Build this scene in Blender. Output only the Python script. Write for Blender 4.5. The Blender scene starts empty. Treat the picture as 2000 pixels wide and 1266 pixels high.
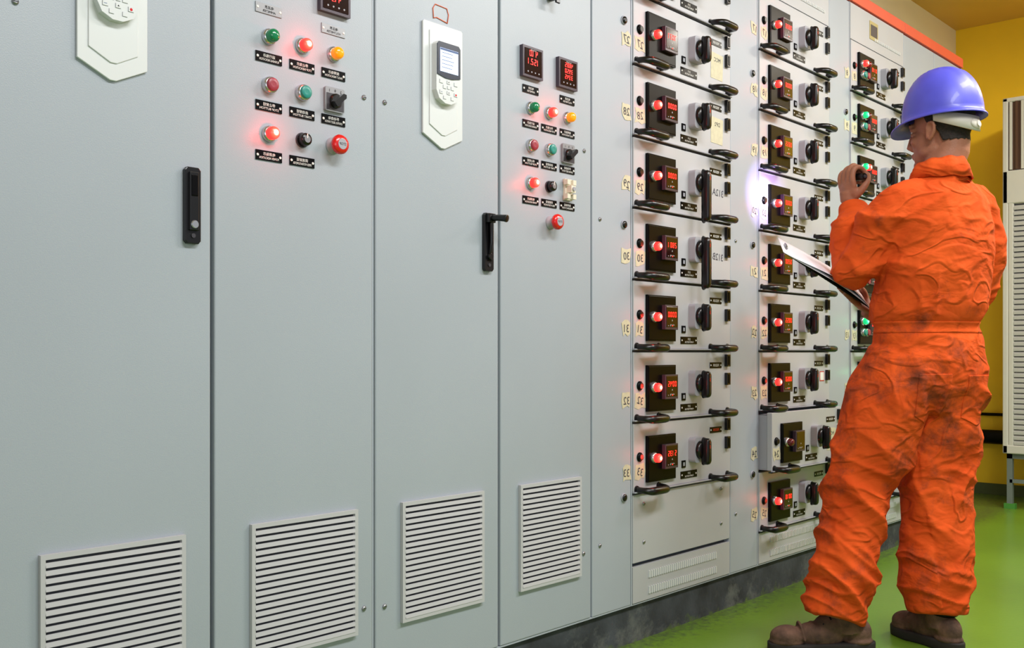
import bpy, bmesh, math, random
from mathutils import Vector, Matrix, noise
from mathutils.bvhtree import BVHTree
random.seed(7)
scene = bpy.context.scene
COL = scene.collection
try:
    scene.view_settings.view_transform = 'Standard'
    scene.view_settings.look = 'None'
except Exception: pass

# ------------------------------------------------------------------ materials
def lin(c):
    out=[]
    for v in c:
        v/=255.0
        out.append(v/12.92 if v<=0.04045 else ((v+0.055)/1.055)**2.4)
    return tuple(out)
def mat(name, rgb, rough=0.5, metal=0.0, emis=None, estr=0.0, var=0.0, vscale=4.0, bump=0.0, bscale=300.0, coat=0.0, spec=None):
    m=bpy.data.materials.new(name); m.use_nodes=True
    nt=m.node_tree; b=nt.nodes['Principled BSDF']
    c=lin(rgb); b.inputs['Base Color'].default_value=(*c,1)
    b.inputs['Roughness'].default_value=rough; b.inputs['Metallic'].default_value=metal
    if coat: b.inputs['Coat Weight'].default_value=coat
    if spec is not None: b.inputs['Specular IOR Level'].default_value=spec
    if emis:
        b.inputs['Emission Color'].default_value=(*lin(emis),1); b.inputs['Emission Strength'].default_value=estr
    tc=None
    if var>0 or bump>0: tc=nt.nodes.new('ShaderNodeTexCoord')
    if var>0:
        n=nt.nodes.new('ShaderNodeTexNoise'); n.inputs['Scale'].default_value=vscale; n.inputs['Detail'].default_value=5
        nt.links.new(tc.outputs['Object'],n.inputs['Vector'])
        r=nt.nodes.new('ShaderNodeValToRGB')
        r.color_ramp.elements[0].position=0.3; r.color_ramp.elements[1].position=0.7
        r.color_ramp.elements[0].color=(*[x*(1-var) for x in c],1)
        r.color_ramp.elements[1].color=(*[min(1,x*(1+var)) for x in c],1)
        nt.links.new(n.outputs['Fac'],r.inputs['Fac']); nt.links.new(r.outputs['Color'],b.inputs['Base Color'])
    if bump>0:
        n2=nt.nodes.new('ShaderNodeTexNoise'); n2.inputs['Scale'].default_value=bscale; n2.inputs['Detail'].default_value=2
        nt.links.new(tc.outputs['Object'],n2.inputs['Vector'])
        bp=nt.nodes.new('ShaderNodeBump'); bp.inputs['Strength'].default_value=bump; bp.inputs['Distance'].default_value=0.002
        nt.links.new(n2.outputs['Fac'],bp.inputs['Height']); nt.links.new(bp.outputs['Normal'],b.inputs['Normal'])
    return m
def lens_mat(name,base,stops,strength):
    m=mat(name,base,0.25); nt=m.node_tree; b=nt.nodes['Principled BSDF']
    tc=nt.nodes.new('ShaderNodeTexCoord'); sx=nt.nodes.new('ShaderNodeVectorMath'); sx.operation='MULTIPLY'; sx.inputs[1].default_value=(1,0,1)
    nt.links.new(tc.outputs['Object'],sx.inputs[0]); ln=nt.nodes.new('ShaderNodeVectorMath'); ln.operation='LENGTH'; nt.links.new(sx.outputs[0],ln.inputs[0])
    mr=nt.nodes.new('ShaderNodeMapRange'); mr.inputs['From Min'].default_value=0; mr.inputs['From Max'].default_value=0.0142; nt.links.new(ln.outputs['Value'],mr.inputs['Value'])
    r=nt.nodes.new('ShaderNodeValToRGB')
    while len(r.color_ramp.elements)<len(stops): r.color_ramp.elements.new(0.5)
    for e,(p,c) in zip(r.color_ramp.elements,stops): e.position=p; e.color=(*c,1)
    nt.links.new(mr.outputs[0],r.inputs['Fac']); nt.links.new(r.outputs['Color'],b.inputs['Emission Color']); b.inputs['Emission Strength'].default_value=strength
    return m
M={}
M['door']=mat('painted_door',(163,171,179),0.40,var=0.04,vscale=1.6,bump=0.14,bscale=420)
M['frame']=mat('painted_frame',(166,174,183),0.45,var=0.03,vscale=3,bump=0.1,bscale=500)
M['drawer']=mat('painted_drawer',(180,182,186),0.42,var=0.03,vscale=5,bump=0.1,bscale=500)
M['inner']=mat('seam_grey',(74,88,104),0.7)
M['dark']=mat('dark_gap',(34,35,40),0.8)
M['ventgap']=mat('vent_shadow_grey',(62,64,72),0.8)
M['vent']=mat('vent_plastic',(188,188,191),0.5)
M['white']=mat('white_plastic',(212,216,216),0.4)
M['cream']=mat('cream_plastic',(222,216,196),0.45)
M['black']=mat('black_plastic',(9,10,12),0.28)
M['blackm']=mat('black_matte',(6,6,8),0.30,spec=0.12)
M['greyp']=mat('grey_plastic',(160,162,170),0.45)
M['darkgrey']=mat('dark_grey_plastic',(62,60,66),0.35)
M['bezel']=mat('meter_bezel',(66,54,66),0.3)
M['chrome']=mat('chrome_bezel',(200,202,205),0.25,metal=0.9)
M['steel']=mat('steel',(150,152,155),0.35,metal=0.8)
M['screen']=mat('dark_screen',(30,8,12),0.12)
M['lcd']=mat('lcd_screen',(200,215,255),0.3,emis=(205,222,255),estr=1.0)
M['lcdtxt']=mat('lcd_text',(70,95,140),0.5)
M['navy']=mat('navy_plastic',(35,45,62),0.3)
M['tape']=mat('masking_tape',(204,198,168),0.7,var=0.08,vscale=60)
M['ink']=mat('pen_ink',(60,60,72),0.7)
M['wtext']=mat('white_print',(235,235,230),0.6)
M['rtext']=mat('red_print',(225,60,30),0.6)
M['redled']=mat('red_led',(255,40,30),0.4,emis=(255,40,34),estr=2.6)
M['redlens']=lens_mat('red_lens_lit',(200,20,20),[(0.0,(1,0.86,0.76)),(0.30,(1,0.55,0.42)),(0.52,(1,0.085,0.05)),(1.0,(0.95,0.012,0.012))],3.2)
M['redoff']=mat('red_lens_unlit',(96,16,20),0.2,coat=0.4)
M['greenlens']=mat('green_lens',(10,120,75),0.15,coat=0.5,emis=(0,120,60),estr=0.10)
M['greenlit']=lens_mat('green_lens_lit',(20,160,90),[(0.0,(0.65,1,0.75)),(0.4,(0.25,1,0.45)),(0.7,(0.02,0.75,0.25)),(1.0,(0.0,0.3,0.1))],1.8)
M['yellowlens']=mat('amber_lens',(240,160,20),0.18,coat=0.5,emis=(255,150,0),estr=0.35)
M['redbtn']=mat('red_button_cap',(150,52,66),0.35)
M['tealbtn']=mat('teal_button_cap',(36,138,126),0.35)
M['estop']=mat('emergency_red',(210,20,22),0.25,coat=0.4)
M['orangeink']=mat('orange_marker',(225,110,75),0.6)
M['orangered']=mat('orange_red_paint',(222,86,56),0.45,var=0.05,vscale=8)
M['blocktan']=mat('tan_insert',(180,165,110),0.6)
M['silverplate']=mat('silver_nameplate',(150,153,156),0.35,metal=0.4)
M['redtag']=mat('red_tag',(190,60,50),0.6)

# ------------------------------------------------------------------ mesh builder
_tc={}
def text_geo(s):
    if s in _tc: return _tc[s]
    cu=bpy.data.curves.new('t','FONT'); cu.body=s; cu.size=1.0; cu.resolution_u=2
    cu.align_x='CENTER'; cu.align_y='CENTER'
    o=bpy.data.objects.new('t',cu); COL.objects.link(o)
    dg=bpy.context.evaluated_depsgraph_get(); dg.update()
    me=bpy.data.meshes.new_from_object(o.evaluated_get(dg))
    vs=[tuple(v.co) for v in me.vertices]; fs=[tuple(p.vertices) for p in me.polygons]
    bpy.data.objects.remove(o); bpy.data.meshes.remove(me); bpy.data.curves.remove(cu)
    if vs:
        x0=min(v[0] for v in vs);x1=max(v[0] for v in vs);y0=min(v[1] for v in vs);y1=max(v[1] for v in vs)
        cx=(x0+x1)/2;cy=(y0+y1)/2
        vs=[(v[0]-cx,v[1]-cy) for v in vs]; _tc[s]=(vs,fs,x1-x0,y1-y0)
    else: _tc[s]=([],[],1,1)
    return _tc[s]
def basis(a):
    a=Vector(a).normalized()
    h=Vector((0,0,1)) if abs(a.z)<0.9 else Vector((1,0,0))
    u=h.cross(a).normalized(); v=a.cross(u).normalized()
    return a,u,v
class MB:
    def __init__(s): s.v=[];s.f=[];s.m=[];s.s=[];s.mats=[]
    def mi(s,m):
        if isinstance(m,str): m=M[m]
        if m not in s.mats: s.mats.append(m)
        return s.mats.index(m)
    def add(s,vs,fs,m,smooth=False):
        o=len(s.v); s.v+= [tuple(v) for v in vs]; k=s.mi(m)
        for f in fs: s.f.append(tuple(i+o for i in f)); s.m.append(k); s.s.append(smooth)
    def box(s,x0,x1,y0,y1,z0,z1,m):
        vs=[(x0,y0,z0),(x1,y0,z0),(x1,y1,z0),(x0,y1,z0),(x0,y0,z1),(x1,y0,z1),(x1,y1,z1),(x0,y1,z1)]
        s.add(vs,[(0,3,2,1),(4,5,6,7),(0,1,5,4),(1,2,6,5),(2,3,7,6),(3,0,4,7)],m)
    def lathe(s,c,axis,prof,m,n=28,smooth=True):
        a,u,v=basis(axis); c=Vector(c); vs=[];fs=[]
        for r,t in prof:
            for i in range(n):
                w=2*math.pi*i/n
                vs.append(c+a*t+u*(r*math.cos(w))+v*(r*math.sin(w)))
        for k in range(len(prof)-1):
            for i in range(n):
                j=(i+1)%n; fs.append((k*n+i,k*n+j,(k+1)*n+j,(k+1)*n+i))
        s.add(vs,fs,m,smooth)
        L=len(prof)-1
        s.add(vs[:n],[tuple(range(n-1,-1,-1))],m); s.add(vs[L*n:],[tuple(range(n))],m)
    def cyl(s,c,axis,r,h,m,n=24): s.lathe(c,axis,[(r,0),(r,h)],m,n)
    def tube(s,pts,radii,m,n=12,flat=None,sub=1):
        pts=[Vector(p) for p in pts]
        if not isinstance(radii,(list,tuple)): radii=[radii]*len(pts)
        if sub>1:
            P=[];R=[]
            N=len(pts)
            for i in range(N-1):
                p0=pts[max(i-1,0)];p1=pts[i];p2=pts[i+1];p3=pts[min(i+2,N-1)]
                for k in range(sub):
                    t=k/sub
                    P.append(0.5*((2*p1)+(p2-p0)*t+(2*p0-5*p1+4*p2-p3)*t*t+(3*p1-p0-3*p2+p3)*t**3))
                    R.append(radii[i]*(1-t)+radii[i+1]*t)
            P.append(pts[-1]);R.append(radii[-1]); pts=P;radii=R
        vs=[];fs=[]; prev=None
        for i,p in enumerate(pts):
            if i==0: t=pts[1]-pts[0]
            elif i==len(pts)-1: t=pts[-1]-pts[-2]
            else: t=(pts[i+1]-pts[i]).normalized()+(pts[i]-pts[i-1]).normalized()
            t.normalize()
            if prev is None: a,u,v=basis(t)
            else:
                u=(prev-t*prev.dot(t)).normalized(); v=t.cross(u)
            prev=u
            for k in range(n):
                w=2*math.pi*k/n
                d=u*math.cos(w)+v*math.sin(w)
                if flat: d=Vector((d.x*flat[0],d.y*flat[1],d.z*flat[2]))
                vs.append(p+d*radii[i])
        for i in range(len(pts)-1):
            for k in range(n):
                j=(k+1)%n; fs.append((i*n+k,i*n+j,(i+1)*n+j,(i+1)*n+k))
        fs.append(tuple(range(n-1,-1,-1))); fs.append(tuple(range((len(pts)-1)*n,len(pts)*n)))
        s.add(vs,fs,m,True)
    def ell(s,c,r,m,X=(1,0,0),Y=(0,1,0),Z=(0,0,1),nu=24,nv=16):
        c=Vector(c);X=Vector(X);Y=Vector(Y);Z=Vector(Z); vs=[c-Z*r[2]];fs=[]
        for j in range(1,nv):
            t=-math.pi/2+math.pi*j/nv
            for i in range(nu):
                w=2*math.pi*i/nu
                vs.append(c+X*(r[0]*math.cos(t)*math.cos(w))+Y*(r[1]*math.cos(t)*math.sin(w))+Z*(r[2]*math.sin(t)))
        vs.append(c+Z*r[2]); top=len(vs)-1
        for i in range(nu):
            j=(i+1)%nu
            fs.append((0,1+j,1+i)); fs.append((top,1+(nv-2)*nu+i,1+(nv-2)*nu+j))
            for k in range(nv-2):
                a=1+k*nu; fs.append((a+i,a+j,a+nu+j,a+nu+i))
        s.add(vs,fs,m,True)
    def loft(s,rings,m):
        n=len(rings[0]); vs=[p for r in rings for p in r]; fs=[]
        for i in range(len(rings)-1):
            for k in range(n):
                j=(k+1)%n; fs.append((i*n+k,i*n+j,(i+1)*n+j,(i+1)*n+k))
        fs.append(tuple(range(n-1,-1,-1))); fs.append(tuple(range((len(rings)-1)*n,len(rings)*n)))
        s.add(vs,fs,m,True)
    def prism(s,out,y0,y1,m,smooth=False):
        n=len(out); vs=[(x,y0,z) for x,z in out]+[(x,y1,z) for x,z in out]
        fs=[tuple(range(n)),tuple(range(2*n-1,n-1,-1))]
        for i in range(n):
            j=(i+1)%n; fs.append((i,i+n,j+n,j))
        s.add(vs,fs,m,smooth)
    def text(s,st,cx,cz,y,h,m,w=None,rot=0.0,mirror=True):
        vs,fs,tw,th=text_geo(st)
        if not vs: return
        k=h/th; kx=k
        if w: kx=min(k,w/tw) if w>0 else k
        out=[]
        for (a,b) in vs:
            a*=kx;b*=k
            a,b=a*math.cos(rot)-b*math.sin(rot),a*math.sin(rot)+b*math.cos(rot)
            out.append((cx-a if mirror else cx+a,y,cz+b))
        s.add(out,fs,m)
    def seg(s,st,cx,cz,y,h,m):
        SEG={'0':'abcdef','1':'bc','2':'abged','3':'abgcd','4':'fgbc','5':'afgcd','6':'afgedc','7':'abc','8':'abcdefg','9':'abcdfg'}
        w=h*0.5; t=h*0.13; pitch=w*1.5
        chars=[c for c in st if c!='.']; W=pitch*(len(chars)-1); k=0
        def q(xa,xb,za,zb):
            s.add([(cx-xa,y,cz+za),(cx-xb,y,cz+za),(cx-xb,y,cz+zb),(cx-xa,y,cz+zb)],[(0,1,2,3)],m)
        for c in st:
            if c=='.':
                x=-W/2+(k-1)*pitch+pitch*0.5; q(x-t/2,x+t/2,-h/2,-h/2+t); continue
            x=-W/2+k*pitch; k+=1
            g={'a':(x-w/2+t*.6,x+w/2-t*.6,h/2-t,h/2),'g':(x-w/2+t*.6,x+w/2-t*.6,-t/2,t/2),'d':(x-w/2+t*.6,x+w/2-t*.6,-h/2,-h/2+t),
               'f':(x-w/2,x-w/2+t,t*.3,h/2-t*.3),'b':(x+w/2-t,x+w/2,t*.3,h/2-t*.3),'e':(x-w/2,x-w/2+t,-h/2+t*.3,-t*.3),'c':(x+w/2-t,x+w/2,-h/2+t*.3,-t*.3)}
            for l in SEG[c]: q(*g[l])
    def mesh(s,name):
        me=bpy.data.meshes.new(name); me.from_pydata(s.v,[],s.f)
        for m in s.mats: me.materials.append(m)
        me.polygons.foreach_set('material_index',s.m); me.polygons.foreach_set('use_smooth',s.s)
        me.validate(); me.update(); return me
    def obj(s,name,parent=None,loc=(0,0,0),bev=0,label=None):
        return place(s.mesh(name),name,parent,loc,bev,label)
def place(me,name,parent=None,loc=(0,0,0),bev=0,label=None):
    o=bpy.data.objects.new(name,me); COL.objects.link(o); o.location=loc
    if parent: o.parent=parent
    if bev:
        b=o.modifiers.new('b','BEVEL'); b.width=bev; b.segments=2; b.limit_method='ANGLE'; b.angle_limit=math.radians(40)
    if label: o['label']=label
    return o
def empty(name,loc,label,cat,group=None):
    e=bpy.data.objects.new(name,None); COL.objects.link(e); e.location=loc; e.empty_display_size=0.1
    e['label']=label; e['category']=cat
    if group: e['group']=group
    return e
_gl={}
def glow(loc,col,e):
    key=(col,e)
    if key not in _gl:
        l=bpy.data.lights.new('lamp_glow','POINT'); l.energy=e; l.color=col; l.shadow_soft_size=0.002; _gl[key]=l
    o=bpy.data.objects.new('lamp_glow',_gl[key]); COL.objects.link(o); o.location=loc
RED=(1.0,0.035,0.03); GRN=(0.05,1.0,0.3)

# ------------------------------------------------------------------ room shell
def slab(name,x0,x1,y0,y1,z0,z1,m):
    b=MB(); b.box(x0,x1,y0,y1,z0,z1,m); o=b.obj(name); o['kind']='structure'; return o
def grime(m,axis,f0,f1,t0,t1,scale,p0,p1,col):
    nt=m.node_tree; bs=nt.nodes['Principled BSDF']; src=bs.inputs['Base Color'].links[0].from_socket
    tc=nt.nodes.new('ShaderNodeTexCoord'); sx=nt.nodes.new('ShaderNodeSeparateXYZ'); nt.links.new(tc.outputs['Object'],sx.inputs[0])
    mr=nt.nodes.new('ShaderNodeMapRange'); mr.inputs['From Min'].default_value=f0; mr.inputs['From Max'].default_value=f1
    mr.inputs['To Min'].default_value=t0; mr.inputs['To Max'].default_value=t1; nt.links.new(sx.outputs[axis],mr.inputs['Value'])
    nz=nt.nodes.new('ShaderNodeTexNoise'); nz.inputs['Scale'].default_value=scale; nz.inputs['Detail'].default_value=10; nz.inputs['Roughness'].default_value=0.75; nt.links.new(tc.outputs['Object'],nz.inputs['Vector'])
    sb=nt.nodes.new('ShaderNodeMath'); sb.operation='ADD'; nt.links.new(nz.outputs['Fac'],sb.inputs[0]); nt.links.new(mr.outputs[0],sb.inputs[1])
    cr=nt.nodes.new('ShaderNodeValToRGB'); cr.color_ramp.elements[0].position=p0; cr.color_ramp.elements[1].position=p1; nt.links.new(sb.outputs[0],cr.inputs['Fac'])
    mx=nt.nodes.new('ShaderNodeMix'); mx.data_type='RGBA'; nt.links.new(cr.outputs['Color'],mx.inputs[0]); nt.links.new(src,mx.inputs[6]); mx.inputs[7].default_value=(*lin(col),1)
    nt.links.new(mx.outputs[2],bs.inputs['Base Color'])
fm=mat('green_floor_paint',(106,144,40),0.28,var=0.14,vscale=1.8,bump=0.15,bscale=60)
grime(fm,'Y',-0.16,0.0,-0.04,0.20,40,0.56,0.84,(62,68,54))
M['floor']=fm
M['cwall']=mat('cream_wall_paint',(232,218,178),0.7,var=0.04,vscale=2)
M['ywall']=mat('yellow_wall_paint',(240,196,24),0.55,var=0.09,vscale=1.6)
M['ceil']=mat('ochre_ceiling_paint',(214,172,76),0.5,var=0.06,vscale=1.5)
cm_=mat('concrete_plinth',(56,61,66),0.85,var=0.55,vscale=9,bump=0.6,bscale=60)
grime(cm_,'Z',0.12,0.0,-0.06,0.06,7,0.52,0.72,(104,108,104)); grime(cm_,'Z',0.05,0.0,-0.16,0.10,16,0.54,0.70,(84,104,48))
M['concrete']=cm_
slab('floor',-3,7.1,-4,0.6,-0.1,0.0,'floor')
slab('wall_back',-3,7.0,0.46,0.6,0.0,3.0,'cwall')
slab('wall_right',6.9,7.1,-4,0.46,0.0,3.0,'ywall')
slab('ceiling',-3,7.1,-4,0.6,3.0,3.1,'ceil')
slab('trim_1',-0.9,5.62,0.012,0.45,0.0,0.118,'concrete')
slab('baseboard_right',6.885,6.9,-4,0.45,0.0,0.07,mat('dark_green_skirting',(70,80,40),0.6))

# ------------------------------------------------------------------ reusable part meshes
Y=(0,-1,0)
def lamp_mesh(lens):
    b=MB()
    b.lathe((0,0,0),Y,[(0.0175,0),(0.0175,0.004),(0.0155,0.008),(0.0138,0.009)],'chrome')
    b.lathe((0,-0.008,0),Y,[(0.0135,0),(0.0140,0.010),(0.0128,0.0150),(0.0098,0.0182),(0.0060,0.0198),(0.002,0.0205)],lens)
    return b.mesh('indicator_lamp')
L_red=lamp_mesh('redlens'); L_off=lamp_mesh('redoff'); L_green=lamp_mesh('greenlens'); L_yel=lamp_mesh('yellowlens'); L_glit=lamp_mesh('greenlit')
def btn_mesh(cap):
    b=MB()
    b.lathe((0,0,0),Y,[(0.0180,0),(0.0180,0.005),(0.0165,0.012),(0.0142,0.013)],'chrome')
    b.lathe((0,-0.006,0),Y,[(0.0140,0),(0.0138,0.012),(0.0125,0.0135),(0.004,0.0125)],cap)
    return b.mesh('push_button')
Bt_red=btn_mesh('redbtn'); Bt_teal=btn_mesh('tealbtn')
def estop_mesh():
    b=MB()
    b.lathe((0,0,0),Y,[(0.0190,0),(0.0190,0.004),(0.0135,0.006),(0.0135,0.018),(0.015,0.020)],'greyp')
    b.lathe((0,-0.018,0),Y,[(0.0150,0),(0.0215,0.005),(0.0220,0.011),(0.0190,0.0165),(0.0120,0.0182)],'estop',32)
    b.lathe((0,-0.0362,0),Y,[(0.0122,0),(0.0118,0.0005)],'greyp')
    b.text('STOP',0,0,-0.0370,0.006,'blackm',0.018)
    return b.mesh('emergency_stop_button')
E_stop=estop_mesh()
def selector_mesh():
    b=MB()
    b.prism([(-0.027,-0.024),(-0.024,-0.027),(0.024,-0.027),(0.027,-0.024),(0.027,0.024),(0.024,0.027),(-0.024,0.027),(-0.027,0.024)],-0.007,0,'silverplate')
    b.prism([(-0.024,-0.024),(0.024,-0.024),(0.024,0.013),(-0.024,0.013)],-0.008,-0.006,'darkgrey')
    b.lathe((0,-0.007,-0.003),Y,[(0.0165,0),(0.0160,0.006),(0.013,0.008)],'black')
    a=math.radians(40); d=(math.cos(a),math.sin(a)); p=(-d[1],d[0])
    out=[(d[0]*u+p[0]*w,d[1]*u+p[1]*w-0.003) for u,w in [(-0.018,-0.006),(0.016,-0.006),(0.021,0),(0.016,0.006),(-0.018,0.006)]]
    b.prism(out,-0.028,-0.012,'black')
    b.text('0',0.0,0.020,-0.0076,0.006,'blackm'); b.text('1',-0.016,0.019,-0.0076,0.006,'blackm'); b.text('2',0.016,0.019,-0.0076,0.006,'blackm')
    return b.mesh('selector_switch')
S_sel=selector_mesh()
def knob_mesh():
    b=MB(); n=40
    b.lathe((0,0,0),Y,[(0.0165,0),(0.0165,0.003)],'darkgrey')
    rings=[]
    for t,r in [(0.003,0.0148),(0.018,0.0138),(0.020,0.0125)]:
        rings.append([(math.cos(2*math.pi*i/n)*r*(1 if i%2 else 0.93),-t,math.sin(2*math.pi*i/n)*r*(1 if i%2 else 0.93)) for i in range(n)])
    b.loft(rings,'black')
    b.cyl((0,-0.0202,0),Y,0.008,0.001,'steel'); b.box(-0.001,0.001,-0.0215,-0.020,0.002,0.012,'wtext')
    return b.mesh('potentiometer_knob')
K_nob=knob_mesh()
def cover_mesh():
    b=MB()
    b.box(-0.016,0.016,-0.008,0,-0.030,0.030,'cream'); b.box(-0.010,0.010,-0.026,-0.008,-0.010,0.010,'cream')
    for sx_ in (-1,1):
        for sz in (-1,1):
            b.box(min(sx_*0.020,sx_*0.006),max(sx_*0.020,sx_*0.006),-0.020,-0.006,sz*0.020-0.007,sz*0.020+0.007,'cream')
    b.cyl((0,-0.026,0),Y,0.006,0.004,'greyp')
    return b.mesh('switch_guard')
C_guard=cover_mesh()
def screw_mesh():
    b=MB(); b.lathe((0,0,0),Y,[(0.0062,0),(0.0058,0.002),(0.003,0.0035)],'steel',16); b.box(-0.004,0.004,-0.0040,-0.003,-0.0006,0.0006,'dark'); return b.mesh('screw')
S_crew=screw_mesh()
def plug_mesh():
    b=MB(); b.lathe((0,0,0),Y,[(0.0135,0),(0.0135,0.002),(0.0115,0.004)],'greyp'); b.lathe((0,-0.003,0),Y,[(0.0112,0),(0.0105,0.004),(0.005,0.0055)],'black'); return b.mesh('rubber_plug')
P_lug=plug_mesh()
def nameplate(cn,en,w=0.066,h=0.021,base='blackm',ink='wtext'):
    b=MB(); b.box(-w/2,w/2,-0.0018,0,-h/2,h/2,base)
    if cn: b.text(cn,0,h*0.17,-0.0022,h*0.34,ink,w*0.62)
    if en: b.text(en,0,-h*0.24 if cn else 0,-0.0022,h*0.24 if cn else h*0.42,ink,w*0.74)
    for sx_ in (-1,1): b.lathe((sx_*w*0.43,-0.0018,0.0),Y,[(0.0030,0),(0.0024,0.001)],'wtext',12)
    return b.mesh('nameplate')
def meter_mesh(rows,w=0.084):
    b=MB(); h=w
    b.box(-w/2,w/2,-0.012,0,-h/2,h/2,'bezel'); b.box(-w*0.42,w*0.42,-0.0132,-0.010,-h*0.42,h*0.42,'screen')
    n=len(rows)
    for i,r in enumerate(rows):
        z=h*0.28-i*h*(0.20 if n>2 else 0.27); b.seg(r,0,z,-0.0140,h*(0.15 if n>2 else 0.2),'redled')
    for k in range(4): b.lathe((-w*0.27+k*w*0.18,-0.0132,-h*0.33),Y,[(0.0024,0),(0.0020,0.001)],'greyp',12)
    b.text('V A Hz kW',0,h*0.385,-0.0140,h*0.04,'wtext')
    return b.mesh('panel_meter')
def vent_mesh(w=0.284,h=0.288):
    b=MB()
    f=0.009
    b.box(0,w,-0.009,0,0,f,'vent');b.box(0,w,-0.009,0,h-f,h,'vent');b.box(0,f,-0.009,0,f,h-f,'vent');b.box(w-f,w,-0.009,0,f,h-f,'vent')
    b.box(f,w-f,-0.0008,0,f,h-f,'ventgap')
    n=19; p=(h-2*f)/n
    for i in range(n):
        z=f+i*p
        b.add([(f,-0.0100,z),(w-f,-0.0100,z),(w-f,-0.0085,z+p*0.60),(f,-0.0085,z+p*0.60),(f,-0.006,z+p*0.62),(w-f,-0.006,z+p*0.62),(w-f,-0.0075,z),(f,-0.0075,z)],[(0,1,2,3),(3,2,5,4),(7,6,1,0)],'vent')
    return b.mesh('vent_grille')
V_ent=vent_mesh()
def handle_mesh(swung):
    b=MB(); w=0.0175; h=0.076
    o=[(-w,-h+0.006),(-w+0.005,-h),(w-0.005,-h),(w,-h+0.006),(w,h-0.006),(w-0.005,h),(-w+0.005,h),(-w,h-0.006)]
    b.prism(o,-0.010,0,'black')
    if not swung:
        b.box(-0.010,0.010,-0.016,-0.008,-0.050,0.066,'black')
        b.box(-0.007,0.007,-0.018,-0.014,0.018,0.060,'blackm')
    else:
        b.box(-0.008,0.008,-0.0115,-0.009,-0.050,0.050,'blackm')
        b.box(-0.012,0.012,-0.022,-0.008,0.050,0.074,'black')
        b.tube([(0,-0.016,0.062),(0.006,-0.035,0.062),(0.010,-0.052,0.060),(0.012,-0.062,0.058)],[0.008,0.0085,0.009,0.010],'black',12)
        b.tube([(0,-0.010,-0.045),(0.002,-0.016,0.0),(0.0,-0.018,0.050)],[0.004,0.005,0.006],'black',10)
    b.lathe((0,-0.010,-0.038),Y,[(0.0085,0),(0.0085,0.007),(0.007,0.0085)],'chrome' if not swung else 'black',20)
    b.lathe((0,-0.010,-0.060),Y,[(0.0045,0),(0.0045,0.002)],'darkgrey',16)
    return b.mesh('door_handle')
H_flat=handle_mesh(False); H_swung=handle_mesh(True)
def keypad_plate():
    b=MB(); w=0.0685
    b.prism([(-w,0.030),(-w,0.303),(-w+0.004,0.307),(w-0.004,0.307),(w,0.303),(w,0.030),(0.006,0.0),(-0.006,0.0)],-0.006,0,'white')
    b.prism([(-w+0.020,0.054),(-w+0.020,0.286),(w-0.020,0.286),(w-0.020,0.054),(0.006,0.032),(-0.006,0.032)],-0.0085,-0.006,'white')
    return b.mesh('keypad_mounting_plate')
def keypad_mesh():
    b=MB(); w=0.041
    out=[(-w,0.030),(-w,0.143),(-w+0.006,0.150),(w-0.006,0.150),(w,0.143),(w,0.030),(w-0.010,0.010),(0.010,0.0),(-0.010,0.0),(-w+0.010,0.010)]
    b.prism(out,-0.016,0,'white')
    b.prism([(-w+0.001,0.068),(-w+0.001,0.142),(-w+0.007,0.149),(w-0.007,0.149),(w-0.001,0.142),(w-0.001,0.068),(0.012,0.062),(-0.012,0.062)],-0.0185,-0.014,'navy')
    b.box(-0.031,0.031,-0.0195,-0.018,0.076,0.134,'lcd')
    for i in range(5): b.box(-0.026,0.010+0.003*(i%3),-0.0198,-0.0194,0.086+i*0.009,0.0875+i*0.009,'lcdtxt')
    b.box(-0.031,0.031,-0.0198,-0.0194,0.1285,0.1335,'lcdtxt')
    for (x,z,hw,hh) in [(-0.025,0.052,0.0055,0.0042),(0.025,0.052,0.0055,0.0042),(0,0.053,0.0050,0.0040),(-0.0135,0.040,0.0050,0.0040),(0.0135,0.040,0.0050,0.0040),(0,0.027,0.0050,0.0040),(-0.025,0.026,0.0052,0.0042),(0.025,0.026,0.0052,0.0042),(0,0.040,0.0040,0.0036),(-0.013,0.014,0.0045,0.0038),(0.013,0.014,0.0045,0.0038)]:
        b.box(x-hw-0.0006,x+hw+0.0006,-0.0163,-0.016,z-hh-0.0006,z+hh+0.0006,'greyp')
        b.box(x-hw,x+hw,-0.0175,-0.016,z-hh,z+hh,'white')
    b.box(-0.028,-0.022,-0.0178,-0.0174,0.0255,0.0265,'lcdtxt'); b.lathe((0.025,-0.0174,0.026),Y,[(0.0028,0),(0.0028,0.0003)],'estop',14)
    for (x,z) in [(0,0.053),(0,0.027)]: b.prism([(x-0.002,z-0.001),(x+0.002,z-0.001),(x,z+0.002)],-0.0178,-0.0174,'blackm')
    return b.mesh('drive_keypad')
K_plate=keypad_plate(); K_pad=keypad_mesh()

# ------------------------------------------------------------------ double-door control cabinets
ZB=0.12; ZT=2.40
def door_obj(cab,x0,x1,base_x):
    b=MB(); g=0.0045
    b.box(g,x1-x0-g,0,0.018,0.004,ZT-ZB-0.004,'door')
    return b.obj('door',cab,(x0-base_x,0,0),bev=0.003)
LAB=[[('运行指示','RUNNING INDICATION'),('停止指示','STOP INDICATION'),('故障指示','FAULT INDICATION')],
     [('停止按钮','STOP BUTTON'),('启动按钮','START BUTTON'),('手动自动','CONTROL SELECT SWITCH')],
     [('电源指示','POWER INDICATION'),('调速旋钮','SPEED POTENTIOMETER'),('急停按钮','EMERGENCY STOP')]]
NP=[[nameplate(*t) for t in row] for row in LAB]
NPm=[nameplate('电流表','AMMETER',base='blackm'),nameplate('电压表','VOLTMETER')]
NPs=[nameplate('电流表','AMMETER',base='silverplate',ink='blackm'),nameplate('电压表','VOLTMETER',base='silverplate',ink='blackm')]
ROWZ=[1.574,1.471,1.368]; LBZ=[1.529,1.426,1.321]
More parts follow.
